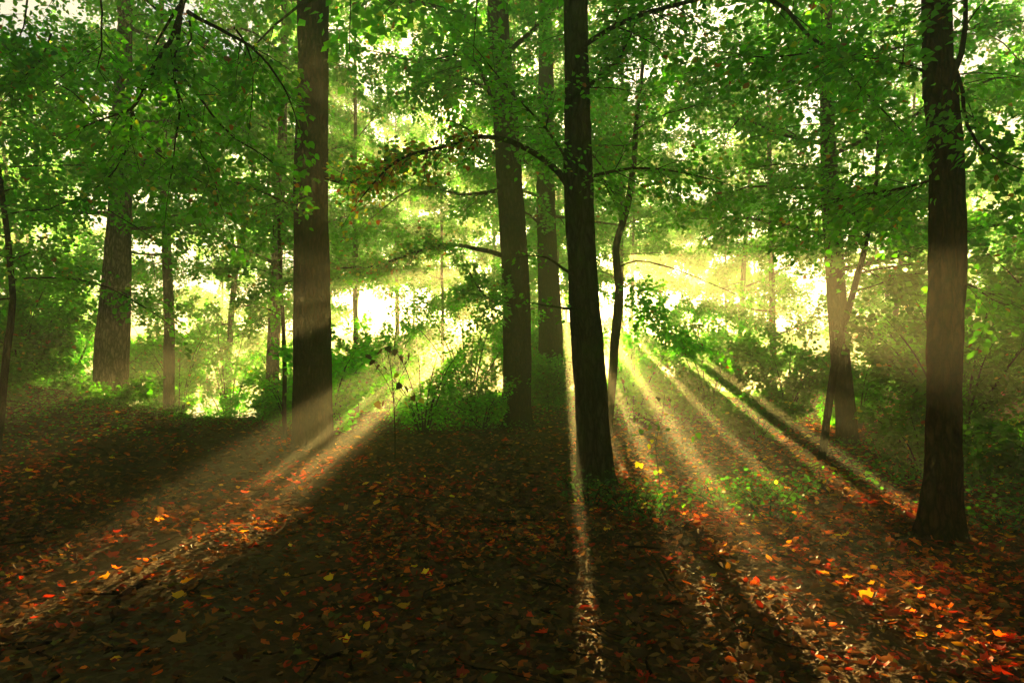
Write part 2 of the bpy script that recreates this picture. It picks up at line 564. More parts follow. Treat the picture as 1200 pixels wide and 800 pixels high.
# ------------------------------------------------------------------ the trees one can name
t, r = trunkline([(366, 518, 45), (366, 400, 41), (364, 250, 38), (366, 120, 36), (367, 0, 35)], 13, 11)
tree('broad_tree', 'tall thick straight dark trunk left of centre, crossed by bands of sunlight, beside the path', t, r, M_BARK, rng(1),
     hb=(9, 18), nb=12, blen=(4, 6), sec=9, nleaf=34, size=.17, flare=1.15, seclen=1.6, sides=32,
     extra=[dict(pts=PL((372, 205, 13), (410, 214, 12.6), (450, 190, 12.4), (500, 180, 12.2)), r0=.04, r1=.01, sec=12, seclen=.7, nleaf=26, size=.085, autumn=.3),
            dict(pts=PL((360, 255, 13), (330, 235, 12.6), (280, 215, 12.3), (230, 205, 12)), r0=.03, r1=.008, sec=12, seclen=.8, nleaf=34, size=.085, autumn=.1)])
t, r = trunkline([(605, 502, 35), (606, 400, 33), (603, 300, 31), (596, 200, 29), (588, 90, 26), (583, 0, 24)], 18, 8)
tree('broad_tree', 'slightly curved mid brown trunk in the centre with leaves climbing over its upper half', t, r, M_BARK, rng(2),
     hb=(6, 18), nb=20, blen=(2.5, 5), sec=10, nleaf=50, size=.10, flare=1.25, sides=28,
     extra=[dict(pts=PL((592, 301, 18), (560, 294, 17.6), (528, 289, 17.4), (490, 296, 17), (440, 312, 16.6), (400, 314, 16.4)), r0=.07, r1=.012, sec=22, seclen=.9, nleaf=34, size=.09, autumn=.12, start=.3),
            dict(pts=PL((597, 357, 18), (575, 352, 17.5), (560, 335, 17), (545, 310, 16.8)), r0=.05, r1=.01, sec=12, seclen=.9, nleaf=40, size=.09),
            dict(pts=PL((590, 130, 18), (560, 100, 17.2), (520, 90, 16.5), (470, 110, 16)), r0=.05, r1=.01, sec=16, seclen=1.1, nleaf=45, size=.09)])
t, r = trunkline([(647, 476, 28), (646, 380, 25), (643, 300, 22), (640, 220, 20), (640, 100, 17), (638, 0, 14)], 24, 4)
tree('broad_tree', 'rough barked trunk standing behind and between the two dark central trunks', t, r, M_BARK, rng(3), hb=(6, 17), nb=16, blen=(2.5, 4.5), size=.11, sides=20)
t, r = trunkline([(700, 572, 39), (695, 480, 35), (690, 400, 33), (684, 300, 30), (678, 160, 27), (674, 0, 25)], 9, 9)
tree('broad_tree', 'dark leaning trunk right of centre with arching bare limb, nearest of the central trunks', t, r, M_BARKG, rng(4),
     hb=(6.8, 14), nb=16, blen=(3.5, 6), sec=9, nleaf=34, size=.15, flare=1.4, seclen=1.5, sides=28,
     extra=[dict(pts=PL((668, 222, 9), (655, 203, 8.95), (632, 184, 8.9), (600, 166, 8.8), (560, 160, 8.7), (520, 172, 8.6), (485, 180, 8.4), (455, 196, 8.3), (425, 230, 8.2)), r0=.052, r1=.008, sec=18, seclen=.6, nleaf=22, size=.075, autumn=.55, start=.5, tmpl=T_OVAL, wob=.006, twig=2),
            dict(pts=PL((676, 212, 9), (700, 206, 8.8), (742, 198, 8.6), (800, 203, 8.4), (850, 215, 8.2)), r0=.028, r1=.005, sec=16, seclen=.7, nleaf=30, size=.075, tmpl=T_OVAL, wob=.008, twig=2),
            dict(pts=PL((690, 364, 9), (672, 362, 8.9), (650, 361, 8.8), (625, 355, 8.7)), r0=.025, r1=.006, sec=4, seclen=.3, nleaf=6, size=.07, start=.6),
            dict(pts=PL((682, 325, 9), (660, 315, 8.9), (640, 302, 8.8), (618, 300, 8.7)), r0=.025, r1=.006, sec=3, seclen=.3, nleaf=6, size=.07, start=.6),
            dict(pts=PL((678, 112, 9), (700, 92, 8.8), (730, 62, 8.6), (745, 25, 8.4)), r0=.03, r1=.01, sec=14, seclen=.7, nleaf=30, size=.075, tmpl=T_OVAL, twig=2),
            dict(pts=PL((676, 60, 9), (720, 30, 8.4), (790, 5, 8), (895, -8, 7.6), (945, 38, 7.4), (985, 70, 7.2), (1008, 100, 7.1), (1040, 135, 7), (1080, 180, 6.9)), r0=.035, r1=.004, sec=26, seclen=.75, nleaf=34, size=.075, tmpl=T_OVAL, wob=.01, twig=2, start=.1),
            dict(pts=PL((672, 200, 9), (640, 150, 8.6), (600, 110, 8.4), (560, 60, 8.2)), r0=.02, r1=.006, sec=14, seclen=.7, nleaf=26, size=.07, tmpl=T_OVAL, twig=2)])
t, r = trunkline([(712, 474, 9), (722, 400, 11), (727, 335, 10), (722, 292, 8), (735, 245, 8), (742, 200, 7), (748, 120, 5), (755, 60, 4)], 15)
tree('slim_tree', 'thin crooked tree just right of the leaning trunk, one long bare twig arching right', t, r, M_BARK, rng(5),
     hb=(5.5, 9), nb=9, blen=(1.2, 2.4), size=.085, flare=1.2, sides=10, sec=8, nleaf=36,
     extra=[dict(pts=PL((727, 312, 15), (745, 305, 14.8), (775, 309, 14.5), (815, 324, 14.2), (850, 339, 14), (890, 358, 13.8)), r0=.02, r1=.006, sec=5, seclen=.5, nleaf=14, size=.08, start=.8),
            dict(pts=PL((729, 330, 15), (745, 345, 14.8), (765, 372, 14.6), (800, 395, 14.4), (830, 410, 14.2)), r0=.012, r1=.004, sec=18, seclen=.75, nleaf=26, size=.085, start=.15, bright=1.5)])
t, r = trunkline([(993, 522, 22), (988, 450, 22), (980, 360, 21), (975, 280, 20), (972, 200, 18), (968, 80, 14)], 14, 4)
tree('broad_tree', 'brown trunk behind the leaning sapling, right of the bright gap', t, r, M_BARK, rng(6), hb=(3.6, 12), nb=20, blen=(2.2, 4), size=.085, sides=18, nleaf=50, flare=1.2)
t, r = trunkline([(962, 520, 9), (972, 455, 9), (985, 390, 8), (1005, 320, 7), (1024, 235, 5), (1030, 160, 4)], 11.5)
tree('slim_tree', 'thin dark leaning sapling crossing in front of the brown trunk', t, r, M_BARKD, rng(7), hb=(3.2, 6), nb=8, blen=(1, 2), size=.08, flare=1.1, sides=8, sec=7, nleaf=30, rough=.03,
     extra=[dict(pts=PL((1001, 342, 11.5), (1030, 332, 11.2), (1055, 323, 11), (1090, 320, 10.8)), r0=.014, r1=.005, sec=8, seclen=.5, nleaf=22, size=.08, start=.4)])
t, r = trunkline([(1100, 634, 38), (1104, 560, 34), (1107, 480, 32), (1110, 380, 33), (1113, 310, 35), (1111, 200, 32), (1106, 80, 28), (1103, 0, 26)], 6.3, 9)
tree('broad_tree', 'reddish brown trunk at the right edge, glowing in the haze halfway up', t, r, M_BARK, rng(8), hb=(5.4, 12), nb=14, blen=(3.5, 5.5), sec=9,
     nleaf=34, size=.14, flare=1.45, seclen=1.5, sides=32,
     extra=[dict(pts=PL((1100, 120, 6.3), (1128, 60, 6.2), (1134, 0, 6.1), (1140, -60, 6)), r0=.03, r1=.012, sec=6, seclen=.5, nleaf=16, size=.075, tmpl=T_OVAL, start=.5),
            dict(pts=PL((1116, 70, 6.3), (1128, 105, 6.1), (1136, 150, 5.9), (1160, 180, 5.7), (1200, 200, 5.6)), r0=.02, r1=.005, sec=14, seclen=.6, nleaf=26, size=.075, tmpl=T_OVAL, twig=2),
            dict(pts=PL((1120, 330, 6.3), (1145, 335, 6.4), (1165, 350, 6.6), (1195, 358, 6.8)), r0=.012, r1=.004, sec=10, seclen=.6, nleaf=26, size=.075, tmpl=T_OVAL),
            dict(pts=PL((1104, 90, 6.3), (1060, 78, 6.2), (1020, 70, 6.1), (960, 62, 6), (900, 70, 6), (840, 60, 6)), r0=.018, r1=.004, sec=24, seclen=.6, nleaf=28, size=.075, tmpl=T_OVAL, twig=2),
            dict(pts=PL((1108, 200, 6.3), (1070, 215, 6.5), (1020, 225, 6.8), (960, 240, 7.2), (900, 250, 7.6)), r0=.016, r1=.004, sec=22, seclen=.7, nleaf=30, size=.075, tmpl=T_OVAL)])
t, r = trunkline([(130, 478, 37), (133, 400, 36), (138, 300, 29), (142, 180, 22), (146, 60, 17), (148, 0, 15)], 15.2, 4)
tree('broad_tree', 'pinkish scaly trunk on the left bank', t, r, M_BARKP, rng(9), hb=(4.5, 15), nb=22, blen=(2.5, 4.5), size=.09, sides=24, nleaf=45, flare=1.0)
t, r = trunkline([(197, 497, 12), (198, 420, 12), (197, 340, 11), (192, 200, 9), (190, 60, 7)], 21, 3)
tree('slim_tree', 'slim pale trunk on the crest at the end of the path, against the bright water', t, r, M_BARK, rng(10), hb=(5, 14), nb=16, blen=(2, 3.5), size=.10, sides=12, flare=1.15)
t, r = trunkline([(318, 500, 16), (320, 420, 15), (324, 320, 13), (330, 180, 11), (333, 60, 8)], 20, 3)
tree('slim_tree', 'grey brown trunk half hidden in leaves just left of the thick dark trunk', t, r, M_BARKP, rng(11), hb=(4, 14), nb=18, blen=(2, 4), size=.10, sides=14, flare=1.15)
t, r = trunkline([(334, 516, 5), (332, 420, 5), (329, 320, 4), (326, 240, 3)], 14.5)
tree('slim_tree', 'wispy upright sapling touching the left side of the thick dark trunk', t, r, M_BARK, rng(12), hb=(2.2, 5), nb=8, blen=(.8, 1.5), size=.085, sides=7, flare=1.1, sec=6, seclen=.6, nleaf=24, rough=.03)
t, r = trunkline([(-4, 480, 8), (8, 410, 8), (14, 350, 7), (4, 250, 6), (-10, 140, 4)], 10.5)
tree('slim_tree', 'dark leaning stem at the far left edge above the bank', t, r, M_BARKD, rng(13), hb=(2.5, 7), nb=14, blen=(1.5, 3), size=.085, sides=9, flare=1.1, seclen=.9, nleaf=40)

# a tree rooted outside the left edge whose bare boughs hang into the picture
t = [np.array([-7.4, 6.2, 0]), np.array([-7.3, 6.3, 3]), np.array([-7.1, 6.4, 6]), np.array([-6.9, 6.5, 10]), np.array([-6.8, 6.5, 14])]
hang = [
    [(215, 0), (205, 40), (192, 62), (170, 108), (155, 128), (128, 138), (100, 148), (66, 170)],
    [(155, 128), (152, 160), (142, 190), (130, 206), (118, 215)],
    [(212, 20), (206, 60), (203, 92), (208, 130), (205, 170), (196, 235)],
    [(206, 80), (225, 100), (250, 132), (275, 158), (310, 182), (335, 206)],
    [(220, 14), (250, 28), (285, 48), (315, 75), (340, 115), (350, 150)],
    [(275, 33), (290, 55), (297, 90), (293, 140)],
    [(222, 25), (224, 45), (214, 62), (205, 78)],
    [(205, 100), (222, 135), (232, 170), (250, 205), (262, 250)],
    [(155, 128), (170, 165), (200, 190), (240, 215)],
    [(118, 0), (120, 60), (116, 80), (135, 110)],
    [(32, 0), (28, 30), (15, 70)],
    [(60, 40), (50, 70), (30, 90), (0, 120)]]
ex = [dict(pts=np.vstack([[[-7.0, 6.45, 8]], [[-5.4, 6.6, 7.6]], PL((215, -60, 6.8), (215, 0, 6.8))]), r0=.06, r1=.028, sec=6, seclen=.9, nleaf=30, size=.08, tmpl=T_OVAL)]
rr_ = rng(77)
for kx, h_ in enumerate(hang):
    ex.append(dict(pts=PL(*[(x, y, 6.8 - .08 * q) for q, (x, y) in enumerate(h_)]), r0=[.026, .014, .02, .015, .022, .012, .012, .010, .009, .010, .01, .01][kx], r1=.003,
                   sec=int(rr_.randint(7, 12)), seclen=.5, nleaf=20, size=.072, tmpl=T_OVAL, wob=.012, step=.12, twig=2, start=.25, autumn=.03, k=7))
tree('overhanging_tree', 'tree rooted beyond the left edge whose thin dark boughs hang down over the upper left', t, [.3, .26, .22, .18, .1], M_BARKD, rng(14),
     hb=(5.5, 13), nb=14, blen=(3, 5), size=.11, sec=9, nleaf=45, sides=16, extra=ex, seclen=1.3)

# ------------------------------------------------------------------ trees standing behind, each of its own
REG = [(-60, -13, 'hazy slender tree beyond the crest at the far left'),
       (-13, -4.5, 'hazy slender tree beyond the crest, between the pinkish trunk and the thick dark trunk'),
       (-4.5, 1, 'hazy slender tree beyond the crest, between the thick dark trunk and the central trunks'),
       (1, 9, 'hazy slender tree beyond the bright gap right of centre'),
       (9, 18, 'hazy slender tree behind the right hand undergrowth'),
       (18, 80, 'hazy slender tree beyond the undergrowth at the far right')]
spots = [(-19, 19), (-15.5, 24), (-13, 29), (-8, 31), (-5.5, 25), (-3.2, 33), (-.8, 29.5), (1.9, 36), (4.4, 29), (6.4, 38), (9.8, 26),
         (11.5, 33), (13.6, 21), (15.5, 28), (18.5, 23), (-22, 31), (-11, 40), (-6.5, 44), (-1.5, 46), (3.2, 47), (8, 50), (14, 44), (20, 36), (25, 30),
         (-28, 40), (-20, 48), (-13, 56), (-4, 60), (2, 62), (11, 60), (20, 54), (29, 46), (-36, 52), (38, 50), (5.2, 57), (-9, 66), (17, 68), (11.8, 15.5), (14.5, 12.5), (-16, 14)]
for q, (x, y) in enumerate(spots):
    g = rng(100 + q)
    x += g.normal(0, .5)
    FREE = [(-4.4, -3.95), (-2.2, .05), (.62, .82), (2.65, 2.85), (3.95, 4.5), (5.5, 99), (-99, -5)]
    du = x - SA * y
    if not any(a_ <= du <= b_ for a_, b_ in FREE):
        c_ = [v for a_, b_ in FREE for v in (a_ + .1, b_ - .1)]
        x = min(c_, key=lambda v: abs(v - du)) + SA * y
    lab = [l for (a_, b_, l) in REG if a_ <= x < b_][0]
    H = g.uniform(15, 20) if y < 40 else g.uniform(17, 24)
    w = g.uniform(.07, .16)
    ln = g.normal(0, .14 if abs(x) < 10 else .9, 2)
    tr_ = [np.array([x, y, 0]), np.array([x + ln[0] * .5, y, H * .3]), np.array([x + ln[0], y + ln[1], H * .65]), np.array([x + ln[0] * 1.3, y + ln[1], H])]
    far = y > 38
    pxl = 600 + F * x / y
    lo = 1.6 + .115 * y if (375 < pxl < 485 or 715 < pxl < 862) and y > 24 else (2.5 if far else 1.2)
    tree('slender_tree', lab, tr_, [w, w * .85, w * .6, w * .2], M_BARK if q % 3 else M_BARKP, g,
         hb=(lo, H - 1), nb=20 if not far else 18, blen=(2.2, 4.2) if not far else (3, 5), sec=8, seclen=1.2 if not far else 1.7,
         nleaf=44 if not far else 46, size=.105 if not far else .17, sides=10, flare=1.2, group='trees standing in the haze beyond the crest', k=4,
         twig=1 if y < 30 else 0, nogap=True, bright=g.uniform(.8, 1.25))
# two behind the camera shade the near ground
for q, (x, y) in enumerate([(-3, -4), (4.5, -3), (0.5, -9), (-9, -7), (9, -8), (-13, 1), (12, 2), (-5, -15), (6, -16), (-18, -4), (17, -4), (-16, 8), (15, 7.5)]):
    g = rng(200 + q)
    tree('broad_tree', 'tree standing behind the viewpoint', [np.array([x, y, 0]), np.array([x, y, 7]), np.array([x, y, 15])], [.3, .24, .1], M_BARK, g,
         hb=(6 if y > -5 and abs(x) < 8 else 1.5, 15), nb=16, blen=(4, 6), sec=8, seclen=1.8, nleaf=22, size=.30, sides=10, k=4, group='trees behind the viewpoint')

# ------------------------------------------------------------------ understorey


def shrub(label, x, y, h, spread, nst, nleaf, size, seed, bright=1.0, autumn=.02, cat='shrub', name='shrub', tmpl=T_OVAL, base=None, group=None, mat=None, sec=7, dz=0, cull=True):
    g = rng(seed)
    z = float(ground(x, y)) + dz
    root = thing(name, (x, y, z), label, cat, group)
    al = Acc()
    for i in range(nst):
        az = 6.28 * (i + g.rand() * .7) / nst
        s = spread * g.uniform(.55, 1)
        hh = h * g.uniform(.6, 1)
        p0 = np.array([x + .06 * math.cos(az), y + .06 * math.sin(az), z - .05])
        p1 = p0 + np.array([math.cos(az) * s * .3, math.sin(az) * s * .3, hh * .5])
        p2 = p0 + np.array([math.cos(az) * s * .7, math.sin(az) * s * .7, hh * .85])
        p3 = p0 + np.array([math.cos(az) * s, math.sin(az) * s, hh])
        aw = Acc()
        branch(aw, al, [p0, p1, p2, p3], .012 + .004 * h, .004, g, sec, min(.9, .35 * h + .15), nleaf, size, .2, tmpl, 5, .015, 1, .2, bright, autumn, .2, cull, base=base)
        aw.build('stem', mat or M_BARKD, root, True, (x, y, z))
    al.build('foliage', M_LEAF, root, False, (x, y, z))
    return root


U = 'undergrowth shrubs'
# centre left: bright thicket between the thick dark trunk and the central trunk
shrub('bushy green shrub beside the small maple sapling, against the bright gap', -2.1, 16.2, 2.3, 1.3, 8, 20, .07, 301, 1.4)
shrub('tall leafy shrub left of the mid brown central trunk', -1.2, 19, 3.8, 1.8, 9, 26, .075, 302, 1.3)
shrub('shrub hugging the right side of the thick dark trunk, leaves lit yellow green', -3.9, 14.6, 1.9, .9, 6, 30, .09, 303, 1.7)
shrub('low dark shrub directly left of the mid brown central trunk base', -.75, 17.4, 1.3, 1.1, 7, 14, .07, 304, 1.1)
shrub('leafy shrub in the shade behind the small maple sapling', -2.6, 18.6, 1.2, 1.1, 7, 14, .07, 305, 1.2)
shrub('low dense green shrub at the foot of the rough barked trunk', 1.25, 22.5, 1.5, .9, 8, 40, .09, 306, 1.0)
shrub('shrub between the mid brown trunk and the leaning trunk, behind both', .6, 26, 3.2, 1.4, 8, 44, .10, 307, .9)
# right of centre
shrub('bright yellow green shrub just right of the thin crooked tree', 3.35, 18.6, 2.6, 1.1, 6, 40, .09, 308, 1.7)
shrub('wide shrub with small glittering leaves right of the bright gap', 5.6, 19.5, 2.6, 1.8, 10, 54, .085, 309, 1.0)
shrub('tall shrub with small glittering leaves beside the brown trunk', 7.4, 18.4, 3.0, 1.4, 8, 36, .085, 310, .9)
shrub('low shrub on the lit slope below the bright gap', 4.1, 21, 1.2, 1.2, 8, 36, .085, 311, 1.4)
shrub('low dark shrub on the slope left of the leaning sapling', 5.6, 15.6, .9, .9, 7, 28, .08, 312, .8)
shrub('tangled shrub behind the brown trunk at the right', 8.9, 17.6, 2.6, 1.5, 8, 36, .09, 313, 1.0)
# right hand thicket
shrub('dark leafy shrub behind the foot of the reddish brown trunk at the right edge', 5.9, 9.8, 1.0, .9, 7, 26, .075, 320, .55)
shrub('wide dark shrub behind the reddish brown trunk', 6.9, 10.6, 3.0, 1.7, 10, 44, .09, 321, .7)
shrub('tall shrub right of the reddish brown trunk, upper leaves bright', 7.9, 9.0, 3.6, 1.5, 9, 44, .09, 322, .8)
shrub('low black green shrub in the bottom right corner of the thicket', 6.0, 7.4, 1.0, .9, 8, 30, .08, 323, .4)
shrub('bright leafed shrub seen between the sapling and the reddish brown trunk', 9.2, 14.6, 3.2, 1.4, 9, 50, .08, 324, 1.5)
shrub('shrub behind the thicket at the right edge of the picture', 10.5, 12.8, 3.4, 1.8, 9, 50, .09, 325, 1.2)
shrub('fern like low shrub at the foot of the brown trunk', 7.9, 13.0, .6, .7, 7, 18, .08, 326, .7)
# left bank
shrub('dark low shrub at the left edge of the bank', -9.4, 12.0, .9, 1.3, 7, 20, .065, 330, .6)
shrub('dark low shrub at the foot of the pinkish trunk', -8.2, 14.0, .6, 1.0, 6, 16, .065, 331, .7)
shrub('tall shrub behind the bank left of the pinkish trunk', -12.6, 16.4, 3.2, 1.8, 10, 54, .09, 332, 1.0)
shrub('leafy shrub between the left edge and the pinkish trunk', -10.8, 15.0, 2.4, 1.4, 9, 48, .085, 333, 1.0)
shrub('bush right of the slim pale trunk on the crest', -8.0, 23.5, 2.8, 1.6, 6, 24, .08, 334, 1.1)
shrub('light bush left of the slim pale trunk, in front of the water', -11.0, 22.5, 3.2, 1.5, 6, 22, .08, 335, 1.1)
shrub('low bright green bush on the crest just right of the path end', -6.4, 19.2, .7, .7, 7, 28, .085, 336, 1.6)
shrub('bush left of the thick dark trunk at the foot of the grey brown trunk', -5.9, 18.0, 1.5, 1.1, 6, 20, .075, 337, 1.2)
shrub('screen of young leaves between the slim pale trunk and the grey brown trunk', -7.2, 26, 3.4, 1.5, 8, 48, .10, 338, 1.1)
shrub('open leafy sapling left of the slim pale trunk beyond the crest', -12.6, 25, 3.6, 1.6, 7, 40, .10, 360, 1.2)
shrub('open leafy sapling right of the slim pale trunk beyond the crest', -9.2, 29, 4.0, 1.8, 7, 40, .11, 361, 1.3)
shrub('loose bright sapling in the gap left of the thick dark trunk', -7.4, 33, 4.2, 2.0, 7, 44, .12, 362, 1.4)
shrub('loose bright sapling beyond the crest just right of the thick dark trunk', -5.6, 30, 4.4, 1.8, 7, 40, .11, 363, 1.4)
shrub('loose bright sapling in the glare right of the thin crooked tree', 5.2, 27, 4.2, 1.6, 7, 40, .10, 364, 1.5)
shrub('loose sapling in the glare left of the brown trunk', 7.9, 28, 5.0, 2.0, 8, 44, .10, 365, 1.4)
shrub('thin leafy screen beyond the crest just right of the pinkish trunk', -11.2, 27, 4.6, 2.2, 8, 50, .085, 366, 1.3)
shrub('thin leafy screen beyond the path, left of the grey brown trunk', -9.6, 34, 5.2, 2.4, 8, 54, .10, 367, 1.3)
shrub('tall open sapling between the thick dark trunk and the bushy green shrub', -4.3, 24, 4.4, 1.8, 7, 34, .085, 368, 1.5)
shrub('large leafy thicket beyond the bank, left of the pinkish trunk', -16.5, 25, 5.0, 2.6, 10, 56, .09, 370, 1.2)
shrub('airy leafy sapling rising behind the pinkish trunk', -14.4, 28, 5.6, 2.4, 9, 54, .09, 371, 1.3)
# low plants in the right foreground
for q, (px, py, d, lb) in enumerate([(735, 600, 7.7, 'low dark leafy plant at the right foot of the leaning trunk'), (845, 598, 7.7, 'low plant in the middle right leaf litter, left of its neighbour'),
                                     (882, 585, 8.2, 'low plant with yellowish upper leaves in the middle right leaf litter'), (925, 590, 8.0, 'low green plant left of the leaning sapling'),
                                     (765, 622, 6.9, 'small dark plant in front of the yellow leaved sapling'), (900, 612, 7.1, 'small plant nearest the camera among the low plants'),
                                     (1180, 500, 6.6, 'leafy plant in the dark thicket at the right edge'), (690, 600, 7.9, 'sparse plant in front of the leaning trunk')]):
    x = (px - 600) / F * d
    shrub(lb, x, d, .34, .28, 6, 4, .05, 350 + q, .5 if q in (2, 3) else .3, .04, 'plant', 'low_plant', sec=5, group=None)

# small maple sapling with brown wilted leaves, in front of the left centre gap
d = 11.6
g = rng(400)
x0 = (463 - 600) / F * d
z0 = float(ground(x0, d))
root = thing('maple_sapling', (x0, d, z0), 'small bare stemmed maple sapling with a few wilted brown leaves, standing alone left of centre', 'sapling')
al = Acc()
for i, pp in enumerate([[(463, 552), (463, 500), (461, 460), (457, 425), (452, 408)], [(461, 465), (452, 445), (440, 428), (432, 416)], [(461, 462), (470, 440), (478, 425), (480, 412)],
                        [(462, 480), (472, 462), (484, 452)]]):
    aw = Acc()
    pts = PL(*[(a_, b_, d) for a_, b_ in pp])
    if i == 0: pts[0, 2] = z0 - .05
    pr, ra = refine(pts, np.linspace(.014 if i == 0 else .006, .003, len(pts)), .1, .004, g)
    tube(aw, pr, ra, 6)
    aw.build('stem', M_BARKD, root, True, (x0, d, z0))
lp = PL(*[(a_, b_, d) for a_, b_ in [(431, 418), (437, 424), (447, 411), (453, 409), (458, 413), (463, 412), (468, 420), (480, 417), (476, 426), (445, 430), (452, 433), (440, 474), (448, 473), (463, 456),
                                    (470, 452), (474, 455), (484, 466), (492, 470), (476, 474), (466, 440)]])
n = len(lp)
fw = g.normal(0, .5, (n, 3)); fw[:, 2] = -1
c = np.array([[.07, .035, .012]]) * g.lognormal(0, .4, (n, 1)); c[-3:] = (.5, .33, .03)
leaves(al, lp + np.array([0, 0, .04]), fw, norm(g.normal(0, 1, (n, 3)) + np.array([0, -.8, .2])), g.uniform(.10, .15, n), c, T_MAPLE)
al.build('foliage', M_LEAF, root, False, (x0, d, z0))

# slender sapling with yellow leaves right of the leaning trunk
d = 7.6
x0 = (775 - 600) / F * d; z0 = float(ground(x0, d))
root = thing('maple_sapling', (x0, d, z0), 'thin maple sapling with bright yellow and green leaves right of the leaning trunk', 'sapling')
al = Acc()
for i, pp in enumerate([[(775, 605), (772, 560), (768, 520), (775, 490), (779, 462)], [(770, 530), (785, 560), (800, 590)], [(772, 500), (755, 490), (738, 492)], [(770, 515), (752, 508), (742, 512)]]):
    aw = Acc()
    pts = PL(*[(a_, b_, d) for a_, b_ in pp])
    if i == 0: pts[0, 2] = z0 - .05
    pr, ra = refine(pts, np.linspace(.007 if i == 0 else .004, .002, len(pts)), .1, .004, g)
    tube(aw, pr, ra, 5)
    aw.build('stem', M_BARKD, root, True, (x0, d, z0))
yl = [(779, 488), (784, 487), (766, 518), (764, 521), (750, 544), (753, 546), (774, 552), (778, 553), (768, 576), (790, 575)]
gl = [(785, 464), (775, 466), (742, 490), (736, 495), (757, 505), (752, 507), (772, 500), (786, 510), (812, 506), (817, 507), (762, 543), (772, 543), (770, 553), (768, 497), (760, 492), (795, 590), (775, 590),
      (760, 580), (785, 600), (750, 600), (742, 585)]
for lst, cc, sz in ((yl, (.7, .42, .03), .062), (gl, (.07, .13, .015), .072)):
    lp = PL(*[(a_, b_, d) for a_, b_ in lst]) + g.normal(0, .03, (len(lst), 3)); n = len(lst)
    fw = g.normal(0, .7, (n, 3)); fw[:, 2] -= .6
    leaves(al, lp, fw, norm(g.normal(0, .6, (n, 3)) + np.array([0, -.6, .8])), sz * g.uniform(.7, 1.2, n), np.array([cc]) * g.lognormal(0, .25, (n, 1)), T_MAPLE)
al.build('foliage', M_LEAF, root, False, (x0, d, z0))

# ------------------------------------------------------------------ leaf litter and ground cover
g = rng(500)


def scatter(n, y0, y1, wid, pw=1.0):
    y = y0 + (y1 - y0) * g.rand(n) ** pw
    x = (g.rand(n) * 2 - 1) * (wid * y + 2.0)
    return x, y


PALD = np.array([[.060, .022, .006], [.10, .038, .010], [.15, .065, .016], [.20, .10, .026], [.32, .020, .004], [.45, .085, .005], [.52, .25, .010], [.07, .07, .012], [.035, .012, .004], [.20, .014, .004]])
PROB = np.array([.24, .19, .12, .06, .09, .05, .025, .04, .135, .05]); PROB = PROB / PROB.sum()
al = Acc(); am = Acc()
for (n, y0, y1, wid, pw, s0, tm, acc) in ((36000, 2.4, 7.5, .80, 1.0, .055, T_OVALC, al), (17000, 2.4, 9.5, .80, .9, .062, T_CURL, am),
                                          (44000, 6.5, 14, .85, 1.0, .085, T_OVALC, al), (40000, 13, 26, .85, .9, .12, T_DIAMOND, al)):
    x, y = scatter(n, y0, y1, wid, pw)
    pd = np.abs(x - path_x(y))
    keep = g.rand(n) < np.where(pd < 1.1, .42, 1.0) * (.45 + .8 * vnoise(x * 1.3, y * 1.3, 31))
    keep &= ~((np.abs(x - .3) < 2.0) & (y < 5.5) & (g.rand(n) < .45))
    x, y = x[keep], y[keep]; n = len(x)
    z = ground(x, y) + .018 + .022 * g.rand(n) + np.where(np.abs(x - path_x(y)) < 1.1, .02, 0)
    az = g.rand(n) * 6.283
    fw = np.stack([np.cos(az), np.sin(az), g.normal(0, .25, n)], 1)
    nr = np.stack([g.normal(0, .38, n), g.normal(0, .38, n), np.ones(n)], 1)
    nr[:, 2] *= np.where(g.rand(n) < .25, -1, 1)
    ci = g.choice(len(PALD), n, p=PROB)
    right = sstep(0, 3, x)
    drift = sstep(.5, .8, vnoise(x * .9 + 40, y * .9, 61))
    dull = (g.rand(n) < .65 * (1 - drift) * (1 - .6 * right)) & np.isin(ci, [4, 5, 6, 9]); ci[dull] = g.choice([0, 1, 2, 8], dull.sum())
    swap = g.rand(n) < .22 * right + .18 * drift; ci[swap] = g.choice([4, 5, 5, 6, 9, 9], swap.sum())
    c = PALD[ci] * g.lognormal(.35, .4, (n, 1)) * np.array([1.08, .95, .85])
    leaves(acc, np.stack([x, y, z], 1), fw, nr, s0 * np.clip(g.lognormal(-.08, .32, n), .4, 1.6), c, tm)
o = al.build('leaf_litter', M_LITTER)
o['kind'] = 'stuff'; o['label'] = 'brown and russet fallen leaves covering the forest floor'; o['category'] = 'fallen leaves'
o = am.build('maple_leaf_litter', M_LITTER)
o['kind'] = 'stuff'; o['label'] = 'curled lobed maple leaves scattered over the near ground'; o['category'] = 'fallen leaves'
at = Acc()
n = 700
x, y = scatter(n, 2.5, 16, .8)
for q in range(n):
    L = g.uniform(.08, .45) if q % 12 else g.uniform(.5, 1.1)
    az_ = g.rand() * 6.28
    e = np.array([math.cos(az_), math.sin(az_)])
    pts = []
    for s_ in (0, .35, .7, 1):
        c_ = np.array([x[q], y[q]]) + e * L * s_ + g.normal(0, .05 * L, 2)
        pts.append([c_[0], c_[1], float(ground(c_[0], c_[1])) + .035 + .02 * g.rand()])
    tube(at, np.array(pts), np.linspace(.010, .003, 4) * g.uniform(.5, 1.3) * (1.6 if q % 12 == 0 else 1), 4)
o = at.build('twig_litter', M_BARK)
o['kind'] = 'stuff'; o['label'] = 'thin fallen twigs lying among the leaves'; o['category'] = 'twigs'
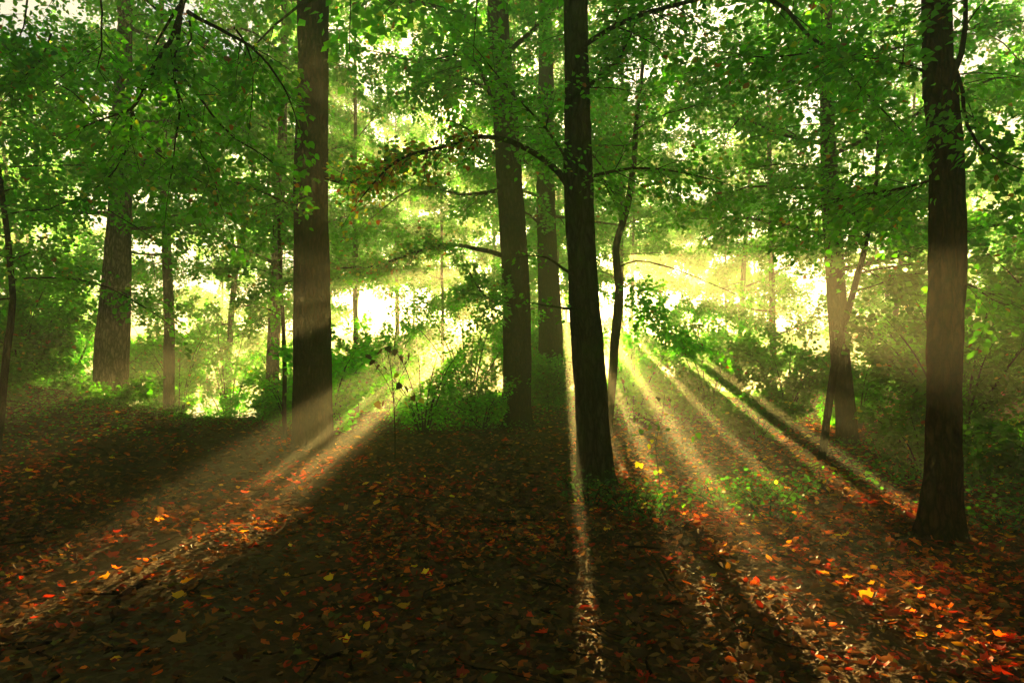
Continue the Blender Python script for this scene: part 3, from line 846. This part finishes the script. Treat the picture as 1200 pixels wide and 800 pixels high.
# ground cover: small green herbs on the bank, the slope and at the crest
al = Acc()
patches = [(-9.5, 12.6, 2.6, 1.6, 3600, .055), (-7.6, 14.6, 1.4, 1.0, 1200, .055), (-6.0, 15.5, 1.5, 1.0, 300, .05), (-1.4, 18, 2.4, 1.6, 1500, .06), (1.4, 22, 1.2, 1.2, 1200, .08),
           (5, 20, 4, 3, 2000, .08), (7.2, 12.5, 1.8, 2.0, 900, .06), (6.2, 9.4, 1.5, 1.6, 1800, .065), (3.0, 11.5, 1.4, 2.0, 160, .05), (1.4, 8.4, .7, .4, 90, .05), (2.7, 8.2, 1.0, .4, 120, .05),
           (-4.8, 16.4, 1.0, .8, 500, .06), (-9.5, 20, 2.2, .9, 1100, .06), (-12, 19, 2.5, 1.2, 900, .07), (-7.6, 19.6, 1.7, .5, 650, .075), (-6.2, 18.4, 1.0, .5, 220, .07), (5.2, 6.9, .9, .6, 200, .06), (-8.2, 10.8, 2.0, 1.2, 260, .05)]
for (cx, cy, rx, ry, n, s) in patches:
    x = cx + g.normal(0, .5, n) * rx; y = cy + g.normal(0, .5, n) * ry
    z = ground(x, y) + .03 + .22 * g.rand(n) ** 1.5
    az = g.rand(n) * 6.283
    fw = np.stack([np.cos(az), np.sin(az), g.normal(0, .3, n)], 1)
    nr = np.stack([g.normal(0, .4, n), g.normal(0, .4, n), np.ones(n)], 1)
    leaves(al, np.stack([x, y, z], 1), fw, nr, s * g.uniform(.6, 1.2, n), green(n, g, .8 if cx < 4 else .9, .01), T_OVAL)
o = al.build('ground_cover', M_LEAF)
o['kind'] = 'stuff'; o['label'] = 'small green herbs growing through the leaves on the bank and slope'; o['category'] = 'ground cover'
# grass of the far meadow
al = Acc()
n = 16000
y = 26 + 60 * g.rand(n) ** 1.3; x = (g.rand(n) * 2 - 1) * (y * .8)
k = ground(x, y) > -1.85; x, y = x[k], y[k]; n = len(x)
fw = np.stack([g.normal(0, .3, n), g.normal(0, .3, n), np.ones(n)], 1)
leaves(al, np.stack([x, y, ground(x, y)], 1), fw, norm(g.normal(0, 1, (n, 3))), .22 * g.uniform(.5, 1.4, n), green(n, g, 1.3, 0), T_DIAMOND)
o = al.build('grass', M_LEAF)
o['kind'] = 'stuff'; o['label'] = 'pale green grass around the water beyond the wood'; o['category'] = 'grass'

# ------------------------------------------------------------------ haze
m, nt, out = new_mat('morning_haze')
vs = N(nt, 'ShaderNodeVolumeScatter', Density=HAZE, Anisotropy=.62)
vs.inputs['Color'].default_value = (1, .87, .58, 1)
nt.links.new(vs.outputs[0], out.inputs['Volume'])
a = Acc()
x0, x1, y0, y1, z0, z1 = -46, 46, -12, 58, -6, 19
a.add([[x0, y0, z0], [x1, y0, z0], [x1, y1, z0], [x0, y1, z0], [x0, y0, z1], [x1, y0, z1], [x1, y1, z1], [x0, y1, z1]],
      [[0, 3, 2, 1], [4, 5, 6, 7], [0, 1, 5, 4], [1, 2, 6, 5], [2, 3, 7, 6], [3, 0, 4, 7]])
o = a.build('haze', m); o['kind'] = 'structure'

# ------------------------------------------------------------------ sun and sky
S = Vector((SA, 1, SB)).normalized()
sd = bpy.data.lights.new('sun', 'SUN')
sd.energy = SUN; sd.angle = math.radians(.5); sd.color = (1, .70, .22)
so = bpy.data.objects.new('sun', sd); COL.objects.link(so)
so.rotation_euler = S.to_track_quat('Z', 'Y').to_euler()
so.location = (3, 40, 20)
w = bpy.data.worlds.new('World'); SC.world = w; w.use_nodes = True
nt = w.node_tree; nt.nodes.clear()
wo = nt.nodes.new('ShaderNodeOutputWorld'); bg = nt.nodes.new('ShaderNodeBackground')
sk = nt.nodes.new('ShaderNodeTexSky'); sk.sky_type = 'NISHITA'; sk.sun_disc = False
sk.sun_elevation = math.asin(S.z); sk.sun_rotation = math.atan2(S.x, S.y)
sk.air_density = 1.0; sk.dust_density = 3.0
nt.links.new(sk.outputs[0], bg.inputs[0]); nt.links.new(bg.outputs[0], wo.inputs[0])
bg.inputs[1].default_value = SKY
tn = nt.nodes.new('ShaderNodeMix'); tn.data_type = 'RGBA'; tn.blend_type = 'MULTIPLY'; tn.clamp_result = False
tn.inputs[0].default_value = 1; tn.inputs[7].default_value = (1.0, 1.0, .93, 1)
nt.links.new(sk.outputs[0], tn.inputs[6]); nt.links.new(tn.outputs[2], bg.inputs[0])

cam = bpy.data.cameras.new('camera'); co = bpy.data.objects.new('camera', cam); COL.objects.link(co)
co.location = (0, 0, EYE); co.rotation_euler = (math.radians(90), 0, 0)
cam.sensor_width = 36; cam.lens = 24; cam.shift_y = 30 / 1200.
cam.clip_start = .05; cam.clip_end = 2000
SC.camera = co
SC.view_settings.view_transform = 'Standard'; SC.view_settings.look = 'None'
SC.view_settings.exposure = 0; SC.view_settings.gamma = 1
cy = SC.cycles
cy.max_bounces = 6; cy.diffuse_bounces = 4; cy.glossy_bounces = 2; cy.transmission_bounces = 4; cy.volume_bounces = 1
cy.transparent_max_bounces = 4
cy.use_denoising = True
try:
    cy.denoiser = 'OPENIMAGEDENOISE'; cy.denoising_input_passes = 'RGB_ALBEDO_NORMAL'
except Exception: pass
cy.sample_clamp_indirect = 4.0
cy.caustics_reflective = False; cy.caustics_refractive = False
